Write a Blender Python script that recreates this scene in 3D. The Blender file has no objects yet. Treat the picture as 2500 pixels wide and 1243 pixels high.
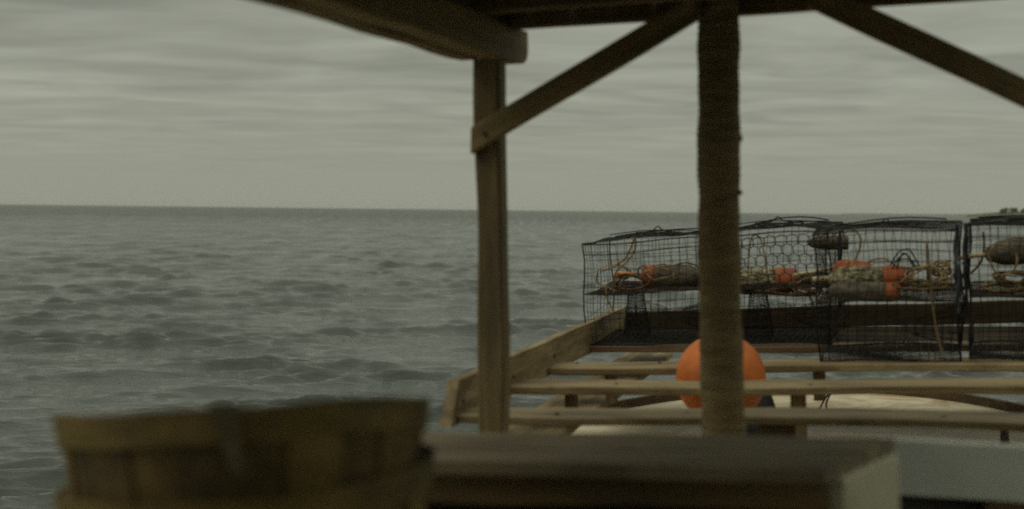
import bpy, math, random
import numpy as np
from mathutils import Matrix, Vector
random.seed(7); rng = np.random.default_rng(11)
sc = bpy.context.scene
C = sc.collection
R = math.radians
V = Vector

# ------------------------------------------------------------------ camera
FP, CAM_H = 3472.0, 2.2
PITCH = math.atan(109 / FP)
cam_rot = Matrix.Rotation(R(90) - PITCH, 3, 'X') @ Matrix.Rotation(R(0.66), 3, 'Z')
cd = bpy.data.cameras.new('camera'); cam = bpy.data.objects.new('camera', cd); C.objects.link(cam)
cam.matrix_world = Matrix.Translation((0, 0, CAM_H)) @ cam_rot.to_4x4()
cd.sensor_width = 36; cd.lens = FP / 2500 * 36; cd.clip_start = 0.05; cd.clip_end = 30000
cd.dof.use_dof = True; cd.dof.focus_distance = 10.0; cd.dof.aperture_fstop = 2.3; cd.dof.aperture_blades = 9
sc.camera = cam

# ------------------------------------------------------------------ sky, sun, exposure
SUN_EL, SUN_AZ = R(52), R(-115)          # azimuth measured from +Y (view direction) towards +X
world = bpy.data.worlds.new('World'); sc.world = world; world.use_nodes = True
nt = world.node_tree; N = nt.nodes; L = nt.links; N.clear()
def nn(tree, t, **kw):
    n = tree.nodes.new(t)
    for k, v in kw.items(): setattr(n, k, v)
    return n
def math_node(tree, op, a=None, b=None, clamp=False):
    n = tree.nodes.new('ShaderNodeMath'); n.operation = op; n.use_clamp = clamp
    for i, v in enumerate((a, b)):
        if v is None: continue
        if isinstance(v, (int, float)): n.inputs[i].default_value = v
        else: tree.links.new(v, n.inputs[i])
    return n.outputs[0]
out = nn(nt, 'ShaderNodeOutputWorld'); bg = nn(nt, 'ShaderNodeBackground'); bg.inputs[1].default_value = 0.1
sky = nn(nt, 'ShaderNodeTexSky', sky_type='NISHITA', sun_disc=False, sun_elevation=SUN_EL, sun_rotation=SUN_AZ)
tc = nn(nt, 'ShaderNodeTexCoord'); sp = nn(nt, 'ShaderNodeSeparateXYZ'); L.new(tc.outputs['Generated'], sp.inputs[0])
zc = math_node(nt, 'MAXIMUM', sp.outputs[2], 0.0)
zd = math_node(nt, 'ADD', zc, 0.035)
cx = math_node(nt, 'DIVIDE', sp.outputs[0], zd); cy = math_node(nt, 'DIVIDE', sp.outputs[1], zd)
cb = nn(nt, 'ShaderNodeCombineXYZ'); L.new(math_node(nt, 'MULTIPLY', cx, 0.72), cb.inputs[0]); L.new(cy, cb.inputs[1])
rt = nn(nt, 'ShaderNodeMapping'); rt.inputs['Rotation'].default_value = (0, 0, R(9)); L.new(cb.outputs[0], rt.inputs[0])
n1 = nn(nt, 'ShaderNodeTexNoise'); n1.inputs['Scale'].default_value = 1.75; n1.inputs['Detail'].default_value = 5.5; n1.inputs['Roughness'].default_value = .5; n1.inputs['Distortion'].default_value = .5
n2 = nn(nt, 'ShaderNodeTexNoise'); n2.inputs['Scale'].default_value = .30; n2.inputs['Detail'].default_value = 2
L.new(rt.outputs[0], n1.inputs['Vector']); L.new(rt.outputs[0], n2.inputs['Vector'])
a1 = math_node(nt, 'MULTIPLY', math_node(nt, 'SUBTRACT', n1.outputs[0], .5), .95)
a2 = math_node(nt, 'MULTIPLY', math_node(nt, 'SUBTRACT', n2.outputs[0], .5), .75)
amp = nn(nt, 'ShaderNodeMapRange', interpolation_type='SMOOTHSTEP'); L.new(zc, amp.inputs[0])
amp.inputs[1].default_value = .005; amp.inputs[2].default_value = .09; amp.inputs[3].default_value = .0; amp.inputs[4].default_value = .95
mod = math_node(nt, 'ADD', math_node(nt, 'MULTIPLY', math_node(nt, 'ADD', a1, a2), amp.outputs[0]), 1.0)
# overcast dome: brighter towards the zenith
zen = math_node(nt, 'ADD', math_node(nt, 'MULTIPLY', math_node(nt, 'POWER', zc, 2.4), 2.0), 1.0)
br = math_node(nt, 'MULTIPLY', mod, zen)
cc = nn(nt, 'ShaderNodeCombineColor')
for i, v in enumerate((2.98, 3.10, 2.46)):
    L.new(math_node(nt, 'MULTIPLY', br, v), cc.inputs[i])
mx = nn(nt, 'ShaderNodeMixRGB'); mx.inputs[0].default_value = .965
L.new(sky.outputs[0], mx.inputs[1]); L.new(cc.outputs[0], mx.inputs[2])
L.new(mx.outputs[0], bg.inputs[0]); L.new(bg.outputs[0], out.inputs[0])

sd = bpy.data.lights.new('sun', 'SUN'); sun = bpy.data.objects.new('sun', sd); C.objects.link(sun)
sd.energy = 0.7; sd.angle = R(45); sd.color = (1, .93, .8)
sdir = V((math.sin(SUN_AZ) * math.cos(SUN_EL), math.cos(SUN_AZ) * math.cos(SUN_EL), math.sin(SUN_EL)))
sun.rotation_euler = sdir.to_track_quat('Z', 'Y').to_euler(); sun.location = (0, 0, 40)
sc.view_settings.view_transform = 'Standard'; sc.view_settings.look = 'None'
sc.view_settings.exposure = 0.0; sc.view_settings.gamma = 1.0; sc.view_settings.use_curve_mapping = False
sc.cycles.max_bounces = 8; sc.cycles.use_denoising = False
sc.cycles.volume_bounces = 0

# ------------------------------------------------------------------ boat frame: u right, v aft (away), w up; origin at eye height
def ray(x, y): return cam_rot @ V(((x - 1250) / FP, -(y - 621.5) / FP, -1))
A_ = ray(2200, 455).normalized()
Rr = -ray(1250 - FP * FP / 950, 900).normalized()
W_ = Rr.cross(A_).normalized(); Rr = A_.cross(W_).normalized()
B3 = Matrix((Rr, A_, W_)).transposed()            # boat -> world
BW = Matrix.Translation((0, 0, CAM_H)) @ B3.to_4x4()
Binv = B3.transposed()
def on_v(x, y, v): r = Binv @ ray(x, y); return r * (v / r.y)
def on_w(x, y, w): r = Binv @ ray(x, y); return r * (w / r.z)

# ------------------------------------------------------------------ object helpers
class MB:
    def __init__(s): s.v = []; s.f = []
    def add(s, vs, fs):
        o = len(s.v); s.v += [tuple(p) for p in vs]; s.f += [tuple(i + o for i in f) for f in fs]
    def tube(s, pts, r, n=4, caps=True, closed=False):
        pts = [V(p) for p in pts]; m = len(pts); rs = r if isinstance(r, (list, tuple)) else [r] * m
        t = (pts[1] - pts[0]).normalized(); up = V((0, 0, 1)) if abs(t.z) < .9 else V((1, 0, 0))
        a = t.cross(up).normalized(); vs = []
        for i, p in enumerate(pts):
            if closed: t = (pts[(i + 1) % m] - pts[i - 1])
            else: t = pts[min(i + 1, m - 1)] - pts[max(i - 1, 0)]
            t.normalize(); a = (a - t * a.dot(t)).normalized(); b = t.cross(a)
            for k in range(n):
                q = 2 * math.pi * k / n; vs.append(p + (a * math.cos(q) + b * math.sin(q)) * rs[i])
        fs = []
        for i in range(m if closed else m - 1):
            j = (i + 1) % m
            for k in range(n):
                l = (k + 1) % n; fs.append((i * n + k, i * n + l, j * n + l, j * n + k))
        if caps and not closed: fs += [tuple(range(n - 1, -1, -1)), tuple((m - 1) * n + k for k in range(n))]
        s.add(vs, fs)
    def lathe(s, prof, n=24, wob=0.0):
        """profile of (x, r) about the local X axis"""
        vs = []; m = len(prof)
        for (x, r) in prof:
            for k in range(n):
                q = 2 * math.pi * k / n; rr = r * (1 + wob * math.sin(3 * q + x * 31) + wob * .6 * math.sin(5 * q + x * 60))
                vs.append((x, rr * math.cos(q), rr * math.sin(q)))
        fs = [(i * n + k, (i + 1) * n + k, (i + 1) * n + (k + 1) % n, i * n + (k + 1) % n) for i in range(m - 1) for k in range(n)]
        fs += [tuple(range(n)), tuple((m - 1) * n + k for k in range(n - 1, -1, -1))]
        s.add(vs, fs)
    def mesh(s, name, mat, smooth=False):
        me = bpy.data.meshes.new(name); me.from_pydata(s.v, [], s.f); me.materials.append(mat)
        if smooth: me.polygons.foreach_set('use_smooth', [True] * len(me.polygons))
        me.update(); return me

def link(name, me): o = bpy.data.objects.new(name, me); C.objects.link(o); return o
def tag(o, label=None, cat=None, group=None, kind=None):
    if label: o['label'] = label
    if cat: o['category'] = cat
    if group: o['group'] = group
    if kind: o['kind'] = kind
    return o
def thing(name, label, cat, base, group=None):
    """an Empty at the thing's base, in the boat's frame"""
    o = link(name, None); o.matrix_world = BW @ Matrix.Translation(base); o['_b'] = list(base)
    o.empty_display_size = .1
    return tag(o, label, cat, group)
def base_of(o): return V(o['_b'])
def put(name, me, parent, M, gp=None):
    """link mesh as part; M in boat coordinates"""
    o = link(name, me); o.parent = parent
    if parent.type == 'EMPTY': o.matrix_local = Matrix.Translation(-base_of(parent)) @ M
    else:
        o.matrix_local = parent['_M_inv'] @ M if False else (MATS[parent.name].inverted() @ M)
    MATS[o.name] = M.copy()
    return o
MATS = {}
I4 = Matrix.Identity(4)
def axes(loc, x, y):
    x = V(x).normalized(); y = V(y); y = (y - x * y.dot(x)).normalized(); z = x.cross(y)
    return Matrix(((x.x, y.x, z.x, loc[0]), (x.y, y.y, z.y, loc[1]), (x.z, y.z, z.z, loc[2]), (0, 0, 0, 1)))

def board_mb(length, w, t, ch=.004, jit=.0015, segs=12, cut0=0., cut1=0., round_end=0):
    mb = MB(); h, g = w / 2, t / 2
    sec = [(-h, -g + ch), (-h + ch, -g), (h - ch, -g), (h, -g + ch), (h, g - ch), (h - ch, g), (-h + ch, g), (-h, g - ch)]
    vs = []
    xs = [length * i / segs for i in range(segs + 1)]
    if round_end: xs = xs[:-1] + [length - w * q_ for q_ in (.5, .38, .27, .17, .09, .03, 0)]
    ph = random.random() * 9
    for x in xs:
        jy = jit * (math.sin(x * 5.1 + ph) + .6 * math.sin(x * 13 + 2 * ph)); jz = jit * .8 * math.sin(x * 4.2 + 3 * ph)
        jw = jit * math.sin(x * 9 + 4 * ph)
        for (y, z) in sec:
            sgn = 1 if y > 0 else -1
            yy = y + jy + jw * sgn
            if round_end and x > length - w * .5 and y < 0:
                d = (x - (length - w * .5)) / (w * .5); yy += w * .5 * (1 - math.sqrt(max(0, 1 - d * d)))
            xx = x + (cut0 * y if x == xs[0] else 0) + (cut1 * y if x == xs[-1] else 0)
            vs.append((xx, yy, z + jz))
    n = len(sec); m = len(xs)
    fs = [(i * n + k, (i + 1) * n + k, (i + 1) * n + (k + 1) % n, i * n + (k + 1) % n) for i in range(m - 1) for k in range(n)]
    fs = [f[::-1] for f in fs]
    fs += [tuple(range(n - 1, -1, -1)), tuple((m - 1) * n + k for k in range(n))]
    mb.add(vs, fs); return mb
def board(name, parent, p0, p1, wdir, w, t, mat, **kw):
    p0, p1 = V(p0), V(p1)
    return put(name, board_mb((p1 - p0).length, w, t, **kw).mesh(name, mat), parent, axes(p0, p1 - p0, wdir))

# ------------------------------------------------------------------ materials
def new_mat(name):
    m = bpy.data.materials.new(name); m.use_nodes = True; t = m.node_tree
    return m, t, t.nodes['Principled BSDF']
def ramp(t, fac, stops):
    r = t.nodes.new('ShaderNodeValToRGB'); e = r.color_ramp.elements
    while len(e) < len(stops): e.new(.5)
    for i, (p, c) in enumerate(stops): e[i].position = p; e[i].color = (*c, 1)
    t.links.new(fac, r.inputs[0]); return r.outputs[0]
def tnoise(t, vec, scale, detail=4, rough=.6, dist=0.):
    n = t.nodes.new('ShaderNodeTexNoise'); n.inputs['Scale'].default_value = scale; n.inputs['Detail'].default_value = detail
    n.inputs['Roughness'].default_value = rough; n.inputs['Distortion'].default_value = dist
    t.links.new(vec, n.inputs['Vector']); return n.outputs[0]
def objvec(t, sca=(1, 1, 1)):
    c = t.nodes.new('ShaderNodeTexCoord'); mp = t.nodes.new('ShaderNodeMapping'); mp.inputs['Scale'].default_value = sca
    oi = t.nodes.new('ShaderNodeObjectInfo'); ad = t.nodes.new('ShaderNodeVectorMath'); ad.operation = 'ADD'
    ml = math_node(t, 'MULTIPLY', oi.outputs['Random'], 37.0)
    t.links.new(c.outputs['Object'], ad.inputs[0]); t.links.new(ml, ad.inputs[1]); t.links.new(ad.outputs[0], mp.inputs[0])
    return mp.outputs[0], oi.outputs['Random']
def bump(t, b, h, strength=.4, dist=.01):
    n = t.nodes.new('ShaderNodeBump'); n.inputs['Strength'].default_value = strength; n.inputs['Distance'].default_value = dist
    t.links.new(h, n.inputs['Height']); t.links.new(n.outputs[0], b.inputs['Normal'])
def mixc(t, fac, a, b, mode='MIX'):
    m = t.nodes.new('ShaderNodeMixRGB'); m.blend_type = mode
    for i, v in ((0, fac), (1, a), (2, b)):
        if isinstance(v, (int, float)): m.inputs[i].default_value = v
        elif isinstance(v, tuple): m.inputs[i].default_value = (*v, 1)
        else: t.links.new(v, m.inputs[i])
    return m.outputs[0]
def wood(name, dark, mid, light, grain=(1.6, 26, 26), rough=.75, var=.25, stain=(.05, .04, .025), stain_amt=.5):
    m, t, b = new_mat(name)
    v, rnd = objvec(t, grain); v2, _ = objvec(t, (2.2, 7, 7)); v3, _ = objvec(t, (5, 160, 160))
    g = tnoise(t, v, 1.0, 6, .62, .6); f = tnoise(t, v3, 1.0, 3, .6)
    col = ramp(t, g, [(.30, dark), (.5, mid), (.72, light)])
    col = mixc(t, ramp(t, f, [(.38, (.4,) * 3), (.62, (1,) * 3)]), mixc(t, .35, col, (0, 0, 0)), col)
    s = ramp(t, tnoise(t, v2, 1.3, 5, .65, .3), [(.49, (0,) * 3), (.62, (stain_amt,) * 3)])
    col = mixc(t, s, col, stain)
    vr = math_node(t, 'ADD', math_node(t, 'MULTIPLY', rnd, var), 1 - var / 2)
    cm = t.nodes.new('ShaderNodeVectorMath'); cm.operation = 'SCALE'; t.links.new(col, cm.inputs[0]); t.links.new(vr, cm.inputs['Scale'])
    t.links.new(cm.outputs[0], b.inputs['Base Color']); b.inputs['Roughness'].default_value = rough
    bump(t, b, math_node(t, 'ADD', g, math_node(t, 'MULTIPLY', f, .5)), .5, .004)
    return m
def plain(name, c1, c2, scale=8, rough=.6, bs=.2, bd=.003, detail=4, lo=.35, hi=.65, sca=(1, 1, 1)):
    m, t, b = new_mat(name); v, _ = objvec(t, sca); n = tnoise(t, v, scale, detail, .65)
    t.links.new(ramp(t, n, [(lo, c1), (hi, c2)]), b.inputs['Base Color']); b.inputs['Roughness'].default_value = rough
    bump(t, b, n, bs, bd); return m
M_slat = wood('weathered_pine', (.12, .082, .034), (.235, .17, .08), (.36, .285, .15), var=.2, stain=(.09, .055, .02), stain_amt=.8)
M_slat_brown = wood('browner_pine', (.085, .06, .026), (.17, .125, .06), (.26, .2, .105), var=.2, stain=(.06, .04, .015), stain_amt=.8)
M_post = wood('aged_post_wood', (.10, .07, .027), (.175, .125, .05), (.26, .19, .085), stain_amt=.5)
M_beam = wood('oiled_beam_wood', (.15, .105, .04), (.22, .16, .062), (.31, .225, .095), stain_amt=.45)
M_darkwood = wood('near_black_wood', (.012, .01, .006), (.025, .018, .01), (.055, .036, .018), stain_amt=.3)
M_darkbrown = wood('dark_brown_wood', (.022, .014, .007), (.04, .026, .012), (.065, .042, .02))
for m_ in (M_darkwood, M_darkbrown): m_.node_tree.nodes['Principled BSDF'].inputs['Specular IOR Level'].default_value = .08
M_brownwood = wood('brown_wet_wood', (.06, .035, .015), (.11, .065, .028), (.17, .105, .05))
M_roof = wood('roof_wood', (.085, .058, .022), (.145, .10, .04), (.21, .145, .06))  # brown wood, a darker tone than the beams
M_bark = plain('peeled_pole', (.13, .095, .04), (.27, .20, .095), 3, .9, .8, .02, 7, sca=(22, 3, 3))
M_bench = wood('greyed_bench_wood', (.14, .105, .058), (.225, .175, .10), (.32, .255, .15), grain=(2.5, 9, 9))
M_front = wood('brown_front_board', (.10, .06, .02), (.17, .105, .035), (.24, .155, .06))
M_splint = wood('pale_splint_wood', (.13, .10, .045), (.18, .14, .065), (.24, .19, .095))
M_basket = wood('basket_wood', (.085, .054, .012), (.155, .10, .022), (.24, .16, .04), grain=(3, 10, 10), var=.9, stain=(.03, .02, .01))
M_hoop = wood('basket_hoop_wood', (.13, .085, .018), (.19, .128, .028), (.26, .18, .045), grain=(10, 10, 30), var=.2)
M_wire = plain('black_coated_wire', (.006, .006, .006), (.02, .018, .014), 60, .6, .1, .001)
for m_ in (M_wire,): m_.node_tree.nodes['Principled BSDF'].inputs['Specular IOR Level'].default_value = .12
M_rust = plain('rusty_wire', (.01, .008, .006), (.045, .028, .015), 60, .8, .1, .001)
M_rust.node_tree.nodes['Principled BSDF'].inputs['Specular IOR Level'].default_value = .12
M_orange = plain('orange_float_paint', (.18, .045, .012), (.36, .085, .018), 22, .7, .25, .003)
M_buoy = plain('orange_vinyl', (.28, .062, .006), (.56, .14, .012), 5, .55, .15, .003, 7, .32, .55)
M_black = plain('black_rubber', (.012, .014, .018), (.03, .034, .04), 12, .7)
M_foul = plain('fouled_foam', (.05, .042, .022), (.38, .33, .2), 30, .9, .9, .008, 7, .44, .60, sca=(1, 2, 2))
M_foul_d = plain('dark_fouled_foam', (.045, .038, .025), (.16, .13, .085), 26, .9, .8, .006, 6, .4, .7, sca=(1, 2, 2))
M_rope = plain('tan_rope', (.16, .10, .04), (.36, .26, .13), 40, .9, .5, .002)
M_rope_d = plain('brown_rope', (.07, .045, .02), (.19, .125, .055), 40, .9, .5, .002)
M_stick = plain('pale_stick', (.36, .28, .16), (.58, .48, .33), 20, .8)
M_ostick = plain('orange_stick', (.55, .17, .04), (.75, .27, .07), 20, .7)
M_grey = plain('grey_gloss_paint', (.60, .61, .56), (.68, .69, .63), 5, .5, .05, .002)
M_hull = plain('white_hull_paint', (.55, .53, .46), (.66, .64, .57), 4, .5, .05, .002)
M_metal = plain('dark_metal', (.02, .018, .015), (.06, .05, .04), 30, .5)
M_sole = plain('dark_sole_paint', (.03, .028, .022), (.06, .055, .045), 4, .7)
# cream paint with rust stains
def cream(name, c=(.50, .44, .31), st=(.22, .11, .035), lo=.56, hi=.70, sc_=(1, 1, 1)):
    m, t, b = new_mat(name); v, _ = objvec(t, sc_)
    n = tnoise(t, v, 3.2, 7, .68, .8); n2 = tnoise(t, v, 14, 5, .6)
    base = ramp(t, n2, [(.3, tuple(x * .84 for x in c)), (.7, c)])
    t.links.new(mixc(t, ramp(t, n, [(lo, (0,) * 3), (hi, (.75,) * 3)]), base, st), b.inputs['Base Color'])
    b.inputs['Roughness'].default_value = .55; bump(t, b, n2, .15, .003); return m
M_cream = cream('stained_cream_paint', (.66, .57, .40), (.28, .16, .06), .46, .64)
M_cream2 = cream('cream_panel_paint', (.52, .48, .34), (.2, .13, .06), .48, .72)

# ------------------------------------------------------------------ sea
def build_sea():
    rs = [4.0]
    while rs[-1] < 9500:
        r = rs[-1]
        d = r * .0045 if r < 30 else (r * .0052 if r < 250 else (r * .011 if r < 700 else r * .05))
        rs.append(r + max(d, .055))
    rs = np.array(rs); rs[-1] = 9500
    fine = np.linspace(-R(27), R(27), 760)
    g = [-R(27)]; st = R(.08)
    while g[-1] > -math.pi + .02: st = min(st * 1.25, R(3)); g.append(g[-1] - st)
    left = np.array(g[1:][::-1]); left = left[left > -math.pi]
    th = np.concatenate([[-math.pi], left, fine, -left[::-1]])
    nr, na = len(rs), len(th)
    rr, tt = np.meshgrid(rs, th, indexing='ij')
    X = rr * np.sin(tt); Y = rr * np.cos(tt); Z = np.zeros_like(X)
    dr = np.gradient(rs)[:, None] * np.ones_like(X)
    dth = np.gradient(th)[None, :] * rr
    cell = np.maximum(dr * .7, dth)
    DX = np.zeros_like(X); DY = np.zeros_like(X)
    w = np.random.default_rng(5)
    ncomp = 140
    lam = np.exp(np.linspace(math.log(.17), math.log(7.0), ncomp)) * w.uniform(.93, 1.07, ncomp)
    main = R(-72)      # travel direction of the wind sea, from +X
    order = np.argsort(-lam); mask = None; n_long = 0
    for i in order:
        l = lam[i]; k = 2 * math.pi / l
        if l < 1.5 and mask is None:
            # short waves ride in patches: rougher on the crests and inside gusts, calm between
            gust = np.zeros_like(X)
            for _ in range(10):
                an = w.uniform(0, 6.28); kk = 2 * math.pi / w.uniform(2.5, 16)
                gust += np.cos(kk * (math.cos(an) * X + math.sin(an) * Y * .8) + w.uniform(0, 6.28))
            gust = gust / gust.std(); zl = Z / Z[:400].std()
            mask = np.clip(np.exp(.42 * gust + .50 * zl - .30), .12, 2.3)
        ang = main + w.normal(0, .36 if l < 2.0 else .30)
        sl = .052 * math.exp(-.5 * (math.log(l / .42) / .8) ** 2) if l < 1.5 else .0150 * math.exp(-.5 * (math.log(l / 1.6) / .8) ** 2)
        a = sl / k * w.uniform(.6, 1.4)
        kx, ky = k * math.cos(ang), k * math.sin(ang)
        fade = np.clip((l / cell - 2.0) / 2.0, 0, 1)
        ph = kx * X + ky * Y + w.uniform(0, 6.28)
        c_, s_ = np.cos(ph), np.sin(ph)
        if mask is None: gg = 1 + .4 * np.sin(X * .11 * w.uniform(.5, 1.5) + Y * .05 + w.uniform(0, 6)) * np.sin(Y * .09 * w.uniform(.5, 1.5) + w.uniform(0, 6))
        else: gg = mask
        af = a * fade * gg
        Z += af * c_
        q = .9 if mask is None else .6
        DX -= q * af * math.cos(ang) * s_; DY -= q * af * math.sin(ang) * s_
    # calmer right around the hull
    X += DX; Y += DY
    co = np.stack([X, Y, Z], -1).reshape(-1, 3).astype(np.float32)
    i = np.arange(nr - 1)[:, None]; j = np.arange(na)[None, :]; jn = (j + 1) % na
    q4 = np.stack([i * na + j, i * na + jn, (i + 1) * na + jn, (i + 1) * na + j], -1).reshape(-1, 4)[:, ::-1]
    me = bpy.data.meshes.new('sea'); me.vertices.add(len(co)); me.vertices.foreach_set('co', co.ravel())
    me.loops.add(q4.size); me.loops.foreach_set('vertex_index', q4.ravel().astype(np.int32))
    me.polygons.add(len(q4)); me.polygons.foreach_set('loop_start', np.arange(0, q4.size, 4, dtype=np.int32))
    me.polygons.foreach_set('loop_total', np.full(len(q4), 4, dtype=np.int32))
    me.update(calc_edges=True); me.validate()
    me.polygons.foreach_set('use_smooth', [True] * len(me.polygons))
    m, t, b = new_mat('sea_water')
    b.inputs['Base Color'].default_value = (.052, .060, .053, 1); b.inputs['Roughness'].default_value = .07; b.inputs['IOR'].default_value = 1.333
    geo = t.nodes.new('ShaderNodeNewGeometry')
    mp = t.nodes.new('ShaderNodeMapping'); mp.inputs['Rotation'].default_value = (0, 0, R(18)); mp.inputs['Scale'].default_value = (.42, 1.1, 1)
    t.links.new(geo.outputs['Position'], mp.inputs[0])
    b1 = tnoise(t, mp.outputs[0], 9, 5, .6, .4); b2 = tnoise(t, mp.outputs[0], 1.6, 5, .62, .5); b3 = tnoise(t, mp.outputs[0], .35, 5, .65, .4)
    h = math_node(t, 'ADD', math_node(t, 'MULTIPLY', b1, .035), math_node(t, 'MULTIPLY', b2, .062))
    cdn = t.nodes.new('ShaderNodeVectorMath'); cdn.operation = 'LENGTH'; t.links.new(geo.outputs['Position'], cdn.inputs[0])
    far = t.nodes.new('ShaderNodeMapRange'); t.links.new(cdn.outputs['Value'], far.inputs[0])
    far.inputs[1].default_value = 50; far.inputs[2].default_value = 260; far.inputs[3].default_value = 0; far.inputs[4].default_value = .38
    h = math_node(t, 'ADD', h, math_node(t, 'MULTIPLY', b3, far.outputs[0]))
    bump(t, b, h, .75, 1.0)
    # ripples too small to resolve far away become roughness, in uneven wind patches
    mp2 = t.nodes.new('ShaderNodeMapping'); mp2.inputs['Scale'].default_value = (.9, .06, 1); t.links.new(geo.outputs['Position'], mp2.inputs[0])
    pat = tnoise(t, mp2.outputs[0], 1.0, 6, .7, .3)
    rmp = t.nodes.new('ShaderNodeMapRange'); t.links.new(cdn.outputs['Value'], rmp.inputs[0])
    rmp.inputs[1].default_value = 25; rmp.inputs[2].default_value = 350; rmp.inputs[3].default_value = .05; rmp.inputs[4].default_value = .34
    t.links.new(math_node(t, 'MULTIPLY', rmp.outputs[0], math_node(t, 'ADD', math_node(t, 'MULTIPLY', pat, 4.6), -1.3)), b.inputs['Roughness'])
    me.materials.append(m)
    return tag(link('sea', me), 'grey green choppy sea under an overcast sky', kind='structure')
build_sea()

# ------------------------------------------------------------------ distant land
def ground_ribbon(name, dist, az0, az1, hfun, mat, label, depth):
    mb = MB(); n = 90; vs = []
    for i in range(n + 1):
        a = R(az0 + (az1 - az0) * i / n)
        for (dd, hh) in ((0, -.6), (depth * .12, .5), (depth * .4, 1), (depth, .9)):
            r = dist + dd; h = hfun(i / n) * hh if hh > 0 else hh
            vs.append((r * math.sin(a), r * math.cos(a), h))
    fs = [(i * 4 + k, (i + 1) * 4 + k, (i + 1) * 4 + k + 1, i * 4 + k + 1) for i in range(n) for k in range(3)]
    mb.add(vs, fs); return tag(link(name, mb.mesh(name, mat)), label, kind='structure')
M_land = plain('marsh_ground', (.05, .055, .025), (.11, .10, .05), .05, .95)
M_leaf = plain('tree_leaves', (.06, .075, .035), (.12, .14, .07), .6, .8)
M_trunk = plain('tree_bark', (.03, .025, .018), (.07, .055, .04), 2, .9)
ground_ribbon('low_point_of_land', 1500, 17.7, 29, lambda s: 2.6 + 4.0 * min(1, s * 8), M_land, 'low marshy point of land at the right end of the horizon', 260)
ground_ribbon('far_shore', 6800, 13.0, 34, lambda s: 3.5 + 3.5 * min(1, s * 4) + 1 * math.sin(s * 31) , M_land, 'faint far shoreline along the right of the horizon', 700)
def tree(az, dist, h, wd, label):
    r = link('shore_tree', None); a = R(az); r.location = (dist * math.sin(a), dist * math.cos(a), 3.2)
    tag(r, label, 'tree', 'trees on the far point')
    mb = MB(); mb.tube([(0, 0, -.5), (.2, 0, h * .35), (.1, .1, h * .75)], [.35, .25, .1], 7)
    for q in range(5):
        an = q * 1.3; mb.tube([(.1, 0, h * (.3 + .07 * q)), (math.cos(an) * wd * .3, math.sin(an) * wd * .3, h * (.5 + .07 * q))], [.14, .05], 5)
    t_ = link('trunk', mb.mesh('trunk', M_trunk)); t_.parent = r
    cb_ = MB(); cl = [(random.uniform(-.32, .32) * wd, random.uniform(-.3, .3) * wd, h * random.uniform(.25, .84), wd * random.uniform(.15, .26)) for _ in range(13)]
    for (x, y, z, s) in cl:
        for _ in range(70):
            d = V([random.gauss(0, 1) for _ in range(3)]).normalized() * s * random.uniform(.55, 1.05)
            p = V((x, y, z)) + V((d.x, d.y, d.z * .75)); e1 = V([random.gauss(0, 1) for _ in range(3)]).normalized() * random.uniform(.35, .75); e2 = V([random.gauss(0, 1) for _ in range(3)]).normalized() * random.uniform(.35, .75)
            cb_.add([p - e1, p + e2, p + e1, p - e2], [(0, 1, 2, 3)])
    c_ = link('crown', cb_.mesh('crown', M_leaf)); c_.parent = r
tree(19.05, 1560, 7.0, 10.5, 'round shore tree at the tip of the far point, leftmost in its row')
tree(19.42, 1575, 7.6, 9.5, 'tall rounded shore tree, second from the tip of the far point')
tree(19.80, 1570, 6.8, 12, 'broad shore tree, third from the tip of the far point')
tree(20.12, 1580, 8.0, 12, 'shore tree at the very edge of the view, last of its row')

mb = MB()
for _ in range(5200):
    az = R(random.uniform(18.95, 27)); d0 = random.uniform(1530, 1640); hh = (2.2 + 1.6 * math.sin(az * 310) + 1.0 * math.sin(az * 771)) * random.uniform(.2, 1.0)
    p = V((d0 * math.sin(az), d0 * math.cos(az), 2.6 + max(.1, hh)))
    e1 = V([random.gauss(0, 1) for _ in range(3)]).normalized() * random.uniform(.5, 1.1); e2 = V([random.gauss(0, 1) for _ in range(3)]).normalized() * random.uniform(.5, 1.1)
    mb.add([p - e1, p + e2, p + e1, p - e2], [(0, 1, 2, 3)])
tag(link('shore_scrub', mb.mesh('shore_scrub', M_leaf)), 'low scrub growing along the far point of land', kind='stuff')

# ------------------------------------------------------------------ workboat
CU = -.44     # centreline of the boat
boat = thing('workboat', 'low wooden workboat with cream stained stern deck behind the trap rack', 'boat', (CU, 4, -1.9))
def outline(n=48, inset=0., v0=-3.2):
    a, b_, vc = 1.46 - inset, 2.67 - inset, 5.0
    pts = [(CU - a, v0)]
    for i in range(8): pts.append((CU - a, v0 + (vc - v0) * (i + 1) / 9))
    for i in range(n + 1):
        q = math.pi - math.pi * i / n; pts.append((CU + a * math.cos(q), vc + b_ * math.sin(q)))
    for i in range(8): pts.append((CU + a, vc - (vc - v0) * (i + 1) / 9))
    pts.append((CU + a, v0)); return pts
DK = -1.05
# hull shell
o0, o1 = outline(), outline(inset=.18)
mb = MB(); n = len(o0); vs = [(x, y, DK - .005) for x, y in o0] + [(x, y, DK - .45) for x, y in outline(inset=.05)] + [(x, y, -2.5) for x, y in o1]
fs = [(r_ * n + i, r_ * n + (i + 1) % n, (r_ + 1) * n + (i + 1) % n, (r_ + 1) * n + i) for r_ in range(2) for i in range(n)] + [tuple(range(2 * n, 3 * n))]
mb.add(vs, fs); put('hull', mb.mesh('hull', M_hull, False), boat, I4)
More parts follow.
